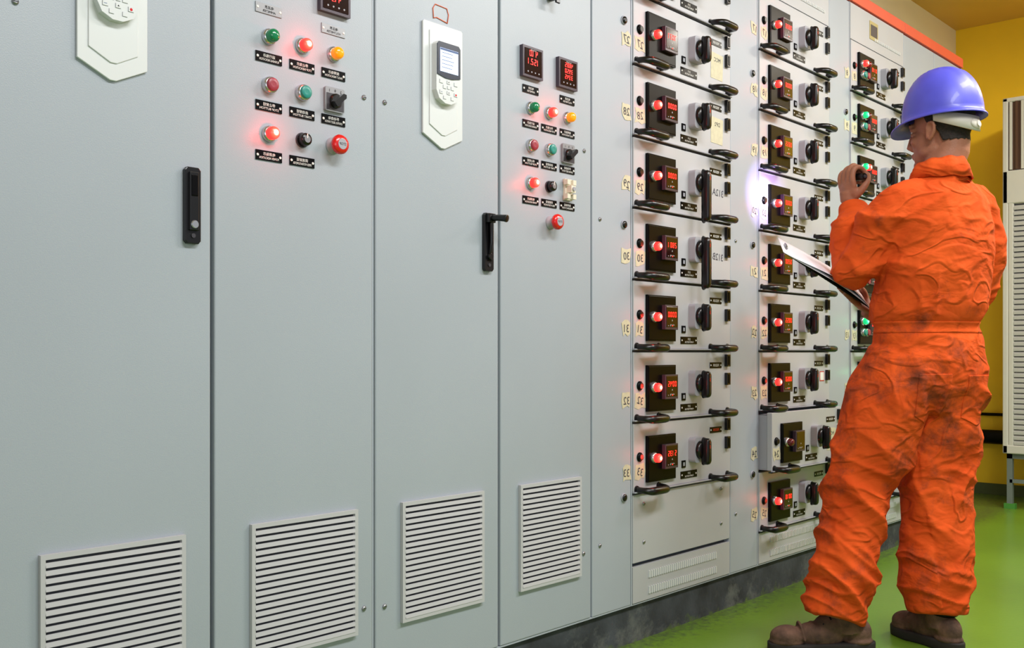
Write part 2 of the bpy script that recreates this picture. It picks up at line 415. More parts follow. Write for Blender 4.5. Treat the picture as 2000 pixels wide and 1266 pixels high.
def controls(door,ox,cols,kind):
    def L(s,z): return (s-ox,-0.0005,z-ZB)
    row1=[L_green,L_red,L_yel]; row2=[Bt_red,Bt_teal,S_sel]
    names1=['green indicator lamp','lit red indicator lamp','amber indicator lamp']
    for i,c in enumerate(cols):
        place(row1[i],'indicator_lamp',door,L(c,ROWZ[0]),label=names1[i])
        place(row2[i],['push_button','push_button','selector_switch'][i],door,L(c,ROWZ[1]),label=['red push button','teal push button','black rotary selector switch'][i])
        place(NP[0][i],'nameplate',door,L(c,LBZ[0])); place(NP[1][i],'nameplate',door,L(c,LBZ[1]))
    place(L_red,'indicator_lamp',door,L(cols[0],ROWZ[2]),label='lit red indicator lamp')
    glow((cols[1],-0.050,ROWZ[0]),RED,0.16); glow((cols[0],-0.050,ROWZ[2]),RED,0.16)
    place(K_nob,'potentiometer_knob',door,L(cols[1],ROWZ[2]))
    place(NP[2][0],'nameplate',door,L(cols[0],LBZ[2])); place(NP[2][1],'nameplate',door,L(cols[1],LBZ[2]))
    if kind==2:
        place(E_stop,'emergency_stop_button',door,L(cols[2]-0.002,ROWZ[2]))
        place(meter_mesh(['3820','50.0','41.3']),'panel_meter',door,L(cols[2]-0.002,1.704))
        place(NPs[0],'nameplate',door,L(cols[0],1.632),label='silver nameplate'); place(NPs[1],'nameplate',door,L(cols[2],1.628),label='silver nameplate')
    else:
        place(C_guard,'switch_guard',door,L(cols[2]-0.002,ROWZ[2]),label='cream plastic switch guard')
        place(NP[2][2],'nameplate',door,L(cols[2],LBZ[2]))
        place(E_stop,'emergency_stop_button',door,L(cols[1]+0.006,1.268))
        place(meter_mesh(['41.0','152.1']),'panel_meter',door,L(cols[0]-0.002,1.696)); place(meter_mesh(['4885','3950','3345']),'panel_meter',door,L(cols[2]-0.008,1.696))
        place(NPm[0],'nameplate',door,L(cols[0],1.624)); place(NPm[1],'nameplate',door,L(cols[2],1.624))
def dbl_cabinet(x0,xm,x1,lab):
    cab=empty('control_cabinet',(x0,0,ZB),lab,'electrical cabinet','row of electrical cabinets')
    b=MB(); W=x1-x0
    b.box(0.001,W-0.001,0.020,0.42,0,ZT-ZB,'inner'); b.box(0.0,0.002,0.004,0.02,0,ZT-ZB,'frame'); b.box(W-0.002,W,0.004,0.02,0,ZT-ZB,'frame')
    b.box(0,W,0.001,0.03,-0.0005,0.0035,'frame')
    b.obj('cabinet_body',cab)
    return cab,door_obj(cab,x0,xm,x0),door_obj(cab,xm,x1,x0)
cabA,dA1,dA2=dbl_cabinet(0.712,1.141,1.567,'grey painted double-door control cabinet with flush black handle')
cabB,dB1,dB2=dbl_cabinet(1.567,2.000,2.401,'grey painted double-door control cabinet with open black lever handle')
z0=0.257-ZB
place(V_ent,'vent_grille',dA1,(0.792-0.712,-0.0005,z0)); place(V_ent,'vent_grille',dA2,(1.228-1.141,-0.0005,z0))
place(V_ent,'vent_grille',dB1,(1.649-1.567,-0.0005,z0)); vg=place(V_ent,'vent_grille',dB2,(2.076-2.000,-0.0005,z0)); vg.scale=(0.94,1,1)
controls(dA2,1.141,[1.275,1.361,1.447],2); controls(dB2,2.000,[2.125,2.204,2.285],4)
for d,o,c in ((dA1,0.712,0.9275),(dB1,1.567,1.786)):
    place(K_plate,'keypad_mounting_plate',d,(c-o,-0.0005,1.412-ZB),bev=0.0012)
    place(K_pad,'drive_keypad',d,(c-o,-0.0090,1.520-ZB),bev=0.0008)
place(H_flat,'door_handle',dA1,(1.091-0.712,-0.0005,1.196-ZB),bev=0.0015); place(H_swung,'door_handle',dB1,(1.950-1.567,-0.0005,1.192-ZB),bev=0.0015)
b=MB()
def stroke(pts,m='orangeink',r=0.0012):
    b.tube([(x,-0.0012,z) for x,z in pts],r,m,6)
stroke([(-0.028,0.010),(-0.030,0.034),(-0.022,0.046),(0.018,0.044),(0.024,0.030),(0.020,0.008)]); stroke([(-0.028,0.010),(-0.018,0.014),(0.020,0.008)])
b.obj('marker_outline',dB1,(1.786-1.567,0,1.722-ZB),label='orange hand-drawn marker outline')
b=MB(); b.box(-0.012,0.012,-0.030,0,-0.016,0.03,'black'); b.box(-0.009,0.009,-0.034,-0.028,-0.030,0.0,'black')
b.obj('cam_latch',dB2,(2.205-2.0,-0.0005,1.905-ZB),bev=0.002)
for d,o,pts in ((dA2,1.141,[(1.536,1.494),(1.536,0.312)]),(dB1,1.567,[(1.599,1.494),(1.599,0.305),]),(dB2,2.0,[(2.365,1.492),(2.362,0.318)]),(dA1,0.712,[(0.752,1.516)])):
    for x,z in pts: place(S_crew,'screw',d,(x-o,-0.0005,z-ZB))

# ------------------------------------------------------------------ drawer columns
def drawer_panel_mesh(pulled=False):
    b=MB(); b.box(0.002,0.590,-0.004,0.016,0.006,0.217,'drawer')
    b.box(0.0,0.592,-0.012,0.0,0.0015,0.006,'greyp'); b.box(0.0,0.592,-0.006,0.010,-0.003,0.0015,'dark')
    if pulled:
        b.box(0.006,0.010,0.016,0.10,0.010,0.210,'greyp'); b.box(0.582,0.586,0.016,0.10,0.010,0.210,'greyp'); b.box(0.006,0.586,0.016,0.10,0.006,0.010,'greyp'); b.box(0.006,0.586,0.016,0.10,0.206,0.210,'greyp')
    return b.mesh('drawer')
D_pan=drawer_panel_mesh(); D_pul=drawer_panel_mesh(True)
def dhandle(x0,x1):
    b=MB()
    b.tube([(x0,0,0),(x0+0.002,-0.022,-0.001),(x0+0.012,-0.038,-0.003),(x0+0.030,-0.044,-0.004),(x1-0.030,-0.044,-0.004),(x1-0.012,-0.038,-0.003),(x1-0.002,-0.022,-0.001),(x1,0,0)],[0.0095,0.0095,0.0110,0.0130,0.0130,0.0110,0.0095,0.0095],'black',14,sub=3)
    b.lathe((x0,0.0,0),Y,[(0.013,0),(0.012,0.004)],'black',16); b.lathe((x1,0.0,0),Y,[(0.013,0),(0.012,0.004)],'black',16)
    return b.mesh('drawer_handle')
DH_l=dhandle(0.018,0.140); DH_r=dhandle(0.456,0.568)
def dpanel():
    b=MB(); b.box(0.066,0.226,-0.010,0,0.030,0.176,'blackm'); b.box(0.070,0.222,-0.0115,-0.009,0.034,0.172,'blackm'); return b.mesh('display_panel')
D_disp=dpanel()
def dmeter(st,w=0.074):
    b=MB(); h=0.078
    b.box(-w/2,w/2,-0.014,0,-h/2,h/2,'bezel'); b.box(-w*0.44,w*0.44,-0.0152,-0.012,-h*0.40,h*0.44,'screen')
    if st: b.seg(st,0,h*0.12,-0.0158,h*0.22,'redled')
    b.text('A',0,h*-0.12,-0.0158,h*0.07,'wtext')
    b.text('mA  A  kA',0,-h*0.30,-0.0158,h*0.05,'wtext')
    for k in range(3): b.lathe((-w*0.3+k*w*0.16,-0.0152,-h*0.34),Y,[(0.0018,0),(0.0016,0.001)],'redled' if k==2 and st else 'greyp',10)
    return b.mesh('ammeter')
_dm={}
def dm(st):
    if st not in _dm: _dm[st]=dmeter(st)
    return _dm[st]
def rrect(hw,z0_,z1_,r,n=5):
    out=[]
    for cx,cz,a0 in ((hw-r,z1_-r,0),(-hw+r,z1_-r,90),(-hw+r,z0_+r,180),(hw-r,z0_+r,270)):
        for i in range(n+1):
            a=math.radians(a0+90*i/n); out.append((cx+r*math.cos(a),cz+r*math.sin(a)))
    return out
def switch_mesh(long_):
    b=MB(); b.prism(rrect(0.034,-0.042,0.042,0.012),-0.026,0,'greyp')
    b.lathe((0,-0.026,0),Y,[(0.0310,0),(0.0305,0.008),(0.027,0.013),(0.020,0.015)],'black',32)
    lo=-0.130 if long_ else -0.048
    rings=[]
    for t,k in ((0.038,1.12),(0.046,1.0),(0.054,1.0),(0.060,0.90),(0.063,0.70)):
        rings.append([(x*k,-t,(z-(lo+0.040)/2)*(0.5+k*0.5)+(lo+0.040)/2) for x,z in rrect(0.0125,lo,0.040,0.0115)])
    b.loft(rings,'black'); b.text('0',0,0.026,-0.0636,0.006,'rtext'); b.box(-0.0012,0.0012,-0.0638,-0.0628,0.006,0.018,'rtext')
    return b.mesh('isolator_switch')
SW_s=switch_mesh(False); SW_l=switch_mesh(True)
D_np=nameplate('主令','PUMP MOTOR',0.100,0.024); D_np2=nameplate('','FEEDER',0.076,0.020); D_npr=nameplate('','FEEDER',0.076,0.020,ink='rtext')
def sq_mesh():
    b=MB(); b.box(-0.011,0.011,-0.003,0,-0.012,0.012,'blackm'); b.box(-0.005,0.005,-0.0035,-0.002,-0.006,0.006,'greyp'); return b.mesh('reset_window')
D_sq=sq_mesh()
def latch_mesh():
    b=MB(); b.box(-0.011,0.011,-0.012,0,-0.021,0.021,'black'); b.box(-0.005,0.005,-0.014,-0.010,-0.016,0.016,'blackm'); return b.mesh('drawer_latch')
D_la=latch_mesh()
def dbtn():
    b=MB(); b.lathe((0,0,0),Y,[(0.015,0),(0.015,0.003),(0.0115,0.006)],'blackm',24); b.lathe((0,-0.005,0),Y,[(0.0095,0),(0.009,0.005)],'black',20); return b.mesh('drawer_lock')
D_bt=dbtn()
def tape_mesh(num,seed,w=0.050,h=0.044):
    rnd=random.Random(seed); b=MB(); j=lambda:rnd.uniform(-0.006,0.006)
    b.prism([(-w/2+j(),-h/2+j()),(-w/6,-h/2+j()),(w/6,-h/2+j()),(w/2+j(),-h/2+j()),(w/2+j(),0),(w/2+j(),h/2+j()),(w/6,h/2+j()),(-w/6,h/2+j()),(-w/2+j(),h/2+j()),(-w/2+j(),0)],-0.0007,0,'tape')
    b.text(num,0,0,-0.0013,0.024,'ink',rot=rnd.uniform(-0.25,0.25))
    return b.mesh('number_tape')
def drawer(cab,wx,cx0,k,num,digits,typ='red',long_=False,pull=0.0,extra=None):
    zb=0.466+0.222*k-ZB
    D=place(D_pul if pull else D_pan,'drawer',cab,(cx0,-pull,zb),bev=0.0015,label='slightly pulled-out drawer unit' if pull else None)
    P=lambda me,n,x,y,z,**kw: place(me,n,D,(x,y,z),**kw)
    G=lambda x,z,c,e: glow((wx+cx0+x,-pull-0.062,zb+ZB+z),c,e)
    P(D_disp,'display_panel',0,-0.004,0,bev=0.001)
    P(DH_l,'drawer_handle',0,-0.004,0.012); P(DH_r,'drawer_handle',0,-0.004,0.012)
    if typ=='red':
        P(L_red,'indicator_lamp',0.096,-0.0155,0.106,label='lit red indicator lamp'); G(0.096,0.106,RED,0.14)
        P(dm(digits),'ammeter',0.178,-0.0155,0.106,bev=0.001)
    elif typ=='off':
        P(L_off,'indicator_lamp',0.096,-0.0155,0.106,label='unlit red indicator lamp')
        P(dm(''),'ammeter',0.178,-0.0155,0.106,bev=0.001,label='switched-off ammeter')
    else:
        g=typ!='rr'
        P(L_glit if g else L_red,'indicator_lamp',0.092,-0.0155,0.128,label='lit green indicator lamp' if g else 'lit red indicator lamp'); G(0.092,0.128,GRN if g else RED,0.06)
        P(L_red if typ=='gr' else L_off,'indicator_lamp',0.124,-0.0155,0.128)
        P(Bt_teal,'push_button',0.092,-0.0155,0.080); P(Bt_red,'push_button',0.124,-0.0155,0.080)
        P(dm(digits),'ammeter',0.184,-0.0155,0.106,bev=0.001)
    P(SW_l if long_ else SW_s,'isolator_switch',0.350,-0.004,0.114,label='black handle turned down on grey mount' if long_ else None)
    P(D_np,'nameplate',0.318,-0.004,0.034); P(D_sq,'reset_window',0.285,-0.004,0.070)
    P(D_npr if extra=='redtag' else D_np2,'nameplate',0.490,-0.004,0.172)
    P(D_la,'drawer_latch',0.562,-0.004,0.188,bev=0.001); P(D_la,'drawer_latch',0.562,-0.004,0.124,bev=0.001)
    P(D_bt,'drawer_lock',0.034,-0.004,0.112)
    P(tape_mesh(num,k*7+ord(num[-1])),'number_tape',0.036,-0.0042,0.066)
    if extra and extra.startswith('w:'):
        b=MB(); b.text(extra[2:],0,0,-0.0004,0.024,'ink',rot=0.05); b.obj('handwriting',D,(0.505,-0.0042,0.102))
    if extra in('tape','tape2'):
        b=MB()
        b.prism([(-0.042,-0.046),(0.036,-0.048),(0.040,0.040),(-0.040,0.044)],-0.0007,0,'tape'); b.text('MCC' if extra=='tape' else 'DP2',0,0.02,-0.0012,0.014,'ink')
        b.obj('paper_label',D,(0.500,-0.0042,0.095))
    if extra=='smalltag':
        b=MB(); b.box(-0.020,0.020,-0.0006,0,-0.020,0.020,'redtag'); b.box(-0.016,0.016,-0.0010,-0.0004,-0.016,0.016,'wtext'); b.obj('paper_label',D,(0.520,-0.0042,0.120),label='small white tag with red border')
    return D
def slots(b,x0,x1,z,n,h=0.022,m='white'):
    for i in range(n):
        x=x0+(x1-x0)*(i+0.5)/n; w=(x1-x0)/n
        b.box(x-w*0.28,x+w*0.22,-0.0045,0,z-h/2,z+h/2,m); b.box(x+w*0.22,x+w*0.5,-0.001,0,z-h/2,z+h/2,'dark')
def column(x0,nums,ks,pulled,lab,types,digits,longs=(),extras={},col3=False):
    cab=empty('drawer_cabinet',(x0,0,ZB),lab,'switchgear cabinet','row of electrical cabinets')
    b=MB(); W=0.8
    b.box(0.001,W-0.001,0.020,0.42,0,ZT-ZB,'inner'); b.box(0.200,0.206,0.0,0.02,0,ZT-ZB,'frame'); b.box(W-0.006,W-0.001,0.0,0.02,0,ZT-ZB,'frame')
    b.box(0,W,0.001,0.03,-0.0005,0.0035,'frame')
    b.obj('cabinet_body',cab)
    b=MB(); b.box(0.003,0.198,0,0.018,0.004,ZT-ZB-0.004,'frame'); sp=b.obj('side_panel',cab,(0,0,0),bev=0.002)
    for z in (0.44,1.275,1.90): place(P_lug,'rubber_plug',sp,(0.160,-0.0005,z-ZB+0.02))
    for z in (0.33,1.30): place(S_crew,'screw',sp,(0.040,-0.0005,z-ZB))
    for i,k in enumerate(ks):
        num=nums[i]
        drawer(cab,x0,0.206,k,num,digits[i%len(digits)],types.get(k,'red'),k in longs,0.05 if k in pulled else 0.0,extras.get(k))
        place(tape_mesh(num,k*5+3+ord(num[-1]),0.042,0.042),'number_tape',sp,(0.174,-0.0006,0.466+0.222*k+0.068-ZB))
    kb=min(ks); zlow=0.466+0.222*kb-ZB
    if kb>=0:
        b=MB(); b.box(0.002,0.590,-0.002,0.016,0.130,zlow-0.004,'drawer'); pn=b.obj('blank_panel',cab,(0.206,0,0),bev=0.0015)
        for x in (0.06,0.53): place(S_crew,'screw',pn,(x,-0.0025,0.19)); place(S_crew,'screw',pn,(x,-0.0025,0.31))
    b=MB(); b.box(0.002,0.590,-0.001,0.016,0.006,0.118,'drawer'); slots(b,0.085,0.50,0.085,34); slots(b,0.085,0.50,0.035,34)
    b.obj('vent_panel',cab,(0.206,-0.0005,0))
    b=MB(); b.box(0.002,0.590,-0.001,0.016,0.466+0.222*8-ZB,ZT-ZB-0.004,'drawer')
    zt=(0.466+0.222*8+ZT)/2-ZB
    slots(b,0.25,0.55,zt-0.03,26,0.012)
    if col3: b.box(0.20,0.29,-0.003,0,zt-0.035,zt+0.045,'blocktan'); b.box(0.21,0.28,-0.004,0,zt-0.02,zt+0.03,'darkgrey')
    b.obj('top_panel',cab,(0.206,-0.0005,0))
    b=MB(); b.box(0.002,W-0.002,-0.010,0.03,ZT-ZB,ZT-ZB+0.048,'orangered'); b.obj('top_rail',cab,(0,0,0),bev=0.002,label='orange-red painted top rail')
    return cab
column(2.401,['33','32','31','30','29','28','27','26'],range(0,8),(), 'grey switchgear cabinet with eight drawers and red lamps',{},['5135','0045','0000','2801','0000','0000','7037','0000'],(3,4),{4:'w:312A',3:'w:312B',0:'redtag',6:'tape',5:'tape2'})
column(3.201,['25','24','23','22','21','20','19','18','17'],range(-1,8),(0,),'grey switchgear cabinet with drawers, one slightly pulled out',{0:'off'},['0010','0000','0060','0055','0200','0000','0055','0000','0000'],(),{0:'tape',1:'smalltag'})
column(4.001,['16','15','14','13','12','11','10','9','8'],range(-1,8),(),'grey switchgear cabinet with green and red lamps on drawers',{7:'rr',6:'gg',5:'gr',4:'gg',3:'gg',2:'gg',1:'gg',0:'gg',-1:'gg'},['0118','0000','0088','0000'],(),{},True)
ec=empty('end_cabinet',(4.801,0,ZB),'plain grey switchgear cabinet at the end of the row','electrical cabinet','row of electrical cabinets')
b=MB(); b.box(0.001,0.799,0.02,0.42,0,ZT-ZB,'inner'); b.box(0.793,0.80,0.0,0.42,0,ZT-ZB,'frame'); b.obj('cabinet_body',ec)
b=MB(); b.box(0.003,0.397,0,0.018,0.004,ZT-ZB-0.004,'frame'); d=b.obj('door',ec,bev=0.002); place(H_flat,'door_handle',d,(0.36,-0.0005,1.1),bev=0.0015)
b=MB(); b.box(0.0,0.388,0,0.018,0.004,ZT-ZB-0.004,'frame'); d=b.obj('door',ec,(0.401,0,0),bev=0.002); place(D_np2,'nameplate',d,(0.2,-0.0005,2.0))
for z in (0.4,1.2,1.8): place(S_crew,'screw',d,(0.36,-0.0005,z))
b=MB(); b.box(0.002,0.798,-0.010,0.03,ZT-ZB,ZT-ZB+0.048,'orangered'); b.obj('top_rail',ec,bev=0.002,label='orange-red painted top rail')

# ------------------------------------------------------------------ air conditioner on stand, pipe
M['acw']=mat('ac_white_paint',(216,212,200),0.5,var=0.03,vscale=3)
M['acbr']=mat('ac_brown',(92,62,42),0.5); M['acl']=mat('ac_louver',(194,192,184),0.5)
ac=empty('air_conditioner',(6.30,0,0),'tall white floor-standing air conditioner with brown grille','air conditioner')
b=MB(); W=0.9
b.box(0.02,0.52,-W,0.0,0.32,2.37,'acw'); b.box(0.0,0.02,-W,-0.0,1.76,1.95,'acw'); b.box(0,0.02,-0.03,0,0.32,2.37,'acw'); b.box(0,0.02,-W,-W+0.03,0.32,2.37,'acw')
b.box(0,0.02,-W,0,2.345,2.37,'acw'); b.box(0,0.02,-W,0,0.32,0.37,'acw'); b.box(0.002,0.02,-0.06,-0.03,0.32,1.77,'acw')
b.obj('housing',ac,bev=0.006)
b=MB(); b.box(0.012,0.019,-W+0.03,-0.03,1.955,2.345,'acbr')
for i in range(27):
    y=-0.045-i*0.031; b.box(0.0,0.012,y-0.007,y+0.007,1.955,2.345,'acw' if i%2==0 else 'acbr')
b.obj('air_outlet_grille',ac,label='brown vertical-bar outlet grille')
b=MB(); b.box(0.014,0.019,-W+0.06,-0.06,0.37,1.755,'dark')
for i in range(46):
    z=0.372+i*0.030
    b.add([(0.002,-0.06,z),(0.002,-W+0.06,z),(0.002,-W+0.06,z+0.016),(0.002,-0.06,z+0.016),(0.014,-0.06,z+0.027),(0.014,-W+0.06,z+0.027)],[(0,1,2,3),(3,2,5,4)],'acl')
b.obj('intake_louver',ac)
M['standg']=mat('stand_grey',(120,128,122),0.5)
b=MB()
for y in (-0.03,-0.87):
    for x in (0.03,0.48): b.box(x,x+0.03,y-0.015,y+0.015,0.03,0.32,'standg')
b.box(0.03,0.51,-0.885,-0.015,0.29,0.318,'standg')
for x in (0.03,0.48): b.box(x,x+0.03,-0.87,-0.03,0.15,0.17,'standg')
b.obj('support_stand',ac,label='grey angle-steel stand')
M['gfoot']=mat('green_foot',(80,150,60),0.5)
for y in (-0.03,-0.87):
    for x in (0.03,0.48):
        b=MB(); b.box(-0.02,0.02,-0.03,0.03,0.0,0.03,'gfoot'); b.obj('foot',ac,(x+0.015,y,0),label='green foot pad')
pp=empty('wall_pipe',(6.84,0.1,0.37),'black insulated pipe running along the yellow wall','pipe')
b=MB(); b.tube([(0,0.33,0.0),(0,0.1,0.0),(0,-0.6,-0.0),(0,-0.9,-0.02)],0.045,'blackm',16); b.obj('pipe_run',pp)
for y in (0.2,-0.25): 
    b=MB(); b.lathe((0,y,0),(0,1,0),[(0.050,0),(0.050,0.03)],'steel',20); b.box(0.04,0.062,y,y+0.03,-0.02,0.02,'steel'); b.obj('pipe_clamp',pp)
b=MB(); b.tube([(0.04,0.33,0.14),(0.04,-0.9,0.14)],0.010,'blackm',10); b.obj('cable_conduit',pp)

# ------------------------------------------------------------------ person
P0=Vector((3.249,-0.667,0)); Fd=Vector((0.423,0.906,0)).normalized(); Rd=Vector((0.906,-0.423,0)).normalized()
def B(r,f,z): return Rd*r+Fd*f+Vector((0,0,z))      # relative to P0
HO=Vector((3.246,-0.712,1.596))-P0
az=math.radians(78); hf=Vector((math.cos(az),math.sin(az),-0.07)).normalized(); hr=Vector((math.sin(az),-math.cos(az),0)); hu=hr.cross(hf).normalized()
def Hd(x,y,z): return HO+hr*x+hf*y+hu*z
def W2(p): return Vector(p)-P0
def solid(b,name,vox,iters,fac=0.5):
    me=b.mesh(name+'_src'); bm=bmesh.new(); bm.from_mesh(me); bmesh.ops.remove_doubles(bm,verts=bm.verts,dist=1e-6); bmesh.ops.recalc_face_normals(bm,faces=bm.faces); bm.to_mesh(me); bm.free()
    o=bpy.data.objects.new('tmp',me); COL.objects.link(o)
    r=o.modifiers.new('r','REMESH'); r.mode='VOXEL'; r.voxel_size=vox; r.use_smooth_shade=True
    s_=o.modifiers.new('s','SMOOTH'); s_.factor=fac; s_.iterations=iters
    dg=bpy.context.evaluated_depsgraph_get(); dg.update()
    out=bpy.data.meshes.new_from_object(o.evaluated_get(dg)); out.name=name
    bpy.data.objects.remove(o)
    out.materials.clear()
    for p in out.polygons: p.use_smooth=True; p.material_index=0
    return out
LSh=B(-0.150,-0.045,1.362); LEl=B(-0.220,0.075,1.165); LWr=B(-0.122,0.190,1.380)
RSh=B(0.150,-0.05,1.362); REl=B(0.218,0.005,1.105); RWr=W2((3.335,-0.495,1.015))
LHip=B(-0.095,0.01,0.88); LKn=B(-0.205,0.065,0.50); LAn=B(-0.338,0.030,0.10)
RHip=B(0.080,-0.005,0.88); RKn=B(0.045,0.015,0.50); RAn=B(0.000,-0.040,0.10)
skin=mat('skin',(158,104,78),0.58,var=0.12,vscale=22,bump=0.35,bscale=220)
b=MB()
def he(c,r): b.ell(Hd(*c),r,skin,X=hr,Y=hf,Z=hu)
he((0,-0.012,0.030),(0.073,0.091,0.084)); he((0,0.026,-0.040),(0.057,0.066,0.080)); he((0,0.055,-0.075),(0.043,0.036,0.042)); he((0,0.080,-0.100),(0.022,0.017,0.017))
he((0,0.078,0.022),(0.046,0.016,0.012)); he((0.034,0.064,-0.030),(0.020,0.018,0.018)); he((-0.034,0.064,-0.030),(0.020,0.018,0.018))
he((0.045,0.015,-0.070),(0.016,0.036,0.022)); he((-0.045,0.015,-0.070),(0.016,0.036,0.022))
for sg in (-1,1): he((sg*0.030,0.070,0.009),(0.016,0.016,0.008)); he((sg*0.030,0.070,-0.006),(0.016,0.015,0.006))
he((0,0.091,-0.066),(0.023,0.009,0.006)); he((0,0.090,-0.075),(0.020,0.009,0.006))
b.tube([Hd(0,0.086,0.012),Hd(0,0.100,-0.012),Hd(0,0.108,-0.034),Hd(0,0.092,-0.044)],[0.009,0.010,0.013,0.012],skin,12)
he((0.012,0.094,-0.036),(0.008,0.010,0.008)); he((-0.012,0.094,-0.036),(0.008,0.010,0.008))
for sg in (-1,1):
    b.tube([Hd(sg*0.072,0.004,-0.040),Hd(sg*0.076,0.002,-0.020),Hd(sg*0.079,0.000,-0.002),Hd(sg*0.081,-0.012,0.008),Hd(sg*0.083,-0.024,0.001),Hd(sg*0.081,-0.024,-0.017),Hd(sg*0.076,-0.013,-0.035),Hd(sg*0.072,-0.002,-0.044)],[0.0055,0.0048,0.0048,0.005,0.005,0.005,0.0055,0.006],skin,10,sub=2)
    he((sg*0.073,-0.012,-0.015),(0.006,0.014,0.020))
b.tube([Hd(0,-0.024,-0.01),Hd(0,-0.028,-0.075),B(0,-0.052,1.46),B(0,-0.05,1.39)],[0.057,0.053,0.056,0.080],skin,20,sub=3)
def ring(c,a,bb,n=28,p=2.0):
    out=[]
    for i in range(n):
        w=2*math.pi*i/n; cw=math.cos(w); sw=math.sin(w)
        out.append(Vector(c)+Rd*(a*math.copysign(abs(cw)**(2/p),cw))+Fd*(bb*math.copysign(abs(sw)**(2/p),sw)))
    return out
b.loft([ring(B(0,0,0.80),0.12,0.08),ring(B(0,0,0.90),0.138,0.088),ring(B(0,-0.01,1.02),0.128,0.084),ring(B(0,-0.03,1.20),0.145,0.088),ring(B(0,-0.045,1.34),0.145,0.076),ring(B(0,-0.045,1.41),0.085,0.058)],skin)
b.tube([LSh,(LSh+LEl)/2,LEl],[0.042,0.040,0.034],skin,14); b.tube([LEl,(LEl+LWr)/2,LWr],[0.034,0.034,0.026],skin,14)
b.tube([RSh,(RSh+REl)/2,REl],[0.042,0.040,0.034],skin,14); b.tube([REl,(REl+RWr)/2,RWr],[0.034,0.034,0.026],skin,14)
b.tube([LHip,LKn,LAn],[0.072,0.048,0.034],skin,14,sub=3); b.tube([RHip,RKn,RAn],[0.072,0.048,0.034],skin,14,sub=3)
HL=W2((3.206,-0.430,1.434)); fld=Vector((0.46,0.88,0.08)).normalized()
Un=Vector((-0.10,-0.02,1)); Un=(Un-fld*Un.dot(fld)).normalized(); Nn=Un.cross(fld).normalized()
if Nn.x<0: Nn=-Nn
Sn=-fld
def hl(u,s,n): return HL+Un*u+Sn*s+Nn*n
b.tube([LWr,hl(-0.030,0,0.0),hl(-0.008,0,0.0)],[0.026,0.026,0.027],skin,14)
b.ell(hl(0.002,0.0,0.0),(0.042,0.039,0.016),skin,X=Un,Y=Sn,Z=Nn)
for i,(so,ln) in enumerate([(0.031,0.98),(0.0105,1.08),(-0.0105,1.0),(-0.031,0.86)]):
    q=[(0.008,-0.001),(0.032,-0.006),(0.060*ln,-0.001),(0.070*ln,0.019),(0.055,0.042),(0.032,0.045),(0.016,0.038)]
    b.tube([hl(u,so*(1-0.02*j),n) for j,(u,n) in enumerate(q)],[0.0098,0.0096,0.0090,0.0086,0.0082,0.0076,0.0064],skin,10,sub=3)
b.tube([hl(-0.025,0.022,0.008),hl(-0.008,0.040,0.018),hl(0.014,0.048,0.032),hl(0.034,0.040,0.048),hl(0.048,0.028,0.054)],[0.014,0.0125,0.011,0.0095,0.0078],skin,10,sub=3)
T=Vector((3.123,-0.226,1.284)); N1=Vector((3.360,-0.400,1.115)); N2=Vector((3.165,-0.519,1.045)); T2=T+N2-N1
In=(T-N1).normalized(); Ew=(N2-N1).normalized(); Nb=Ew.cross(-In).normalized()
if Nb.z<0: Nb=-Nb
Mid=(N1+N2)/2
def rh(u,s,n): return W2(Mid)+In*u+Ew*s+Nb*n
b.tube([RWr,rh(-0.055,0,-0.026),rh(-0.03,0,-0.024)],[0.027,0.026,0.026],skin,14)
b.ell(rh(-0.012,0.0,-0.022),(0.048,0.040,0.015),skin,X=In,Y=Ew,Z=Nb)
for so,ln in [(0.030,0.85),(0.010,1.0),(-0.010,1.06),(-0.030,0.95)]:
    b.tube([rh(0.015,so,-0.020),rh(0.04*ln,so*1.1,-0.020),rh(0.065*ln,so*1.15,-0.016),rh(0.090*ln,so*1.15,-0.013)],[0.0105,0.0100,0.0092,0.0080],skin,10,sub=3)
b.tube([rh(-0.040,-0.030,-0.020),rh(-0.020,-0.052,-0.004),rh(0.002,-0.050,0.012),rh(0.026,-0.040,0.019)],[0.014,0.0125,0.011,0.009],skin,10,sub=3)
pm=solid(b,'person',0.0036,2); pm.materials.append(skin)
person=bpy.data.objects.new('person',pm); COL.objects.link(person); person.location=P0
person['label']='person in orange coveralls and blue hard hat holding flashlight and clipboard'; person['category']='person'

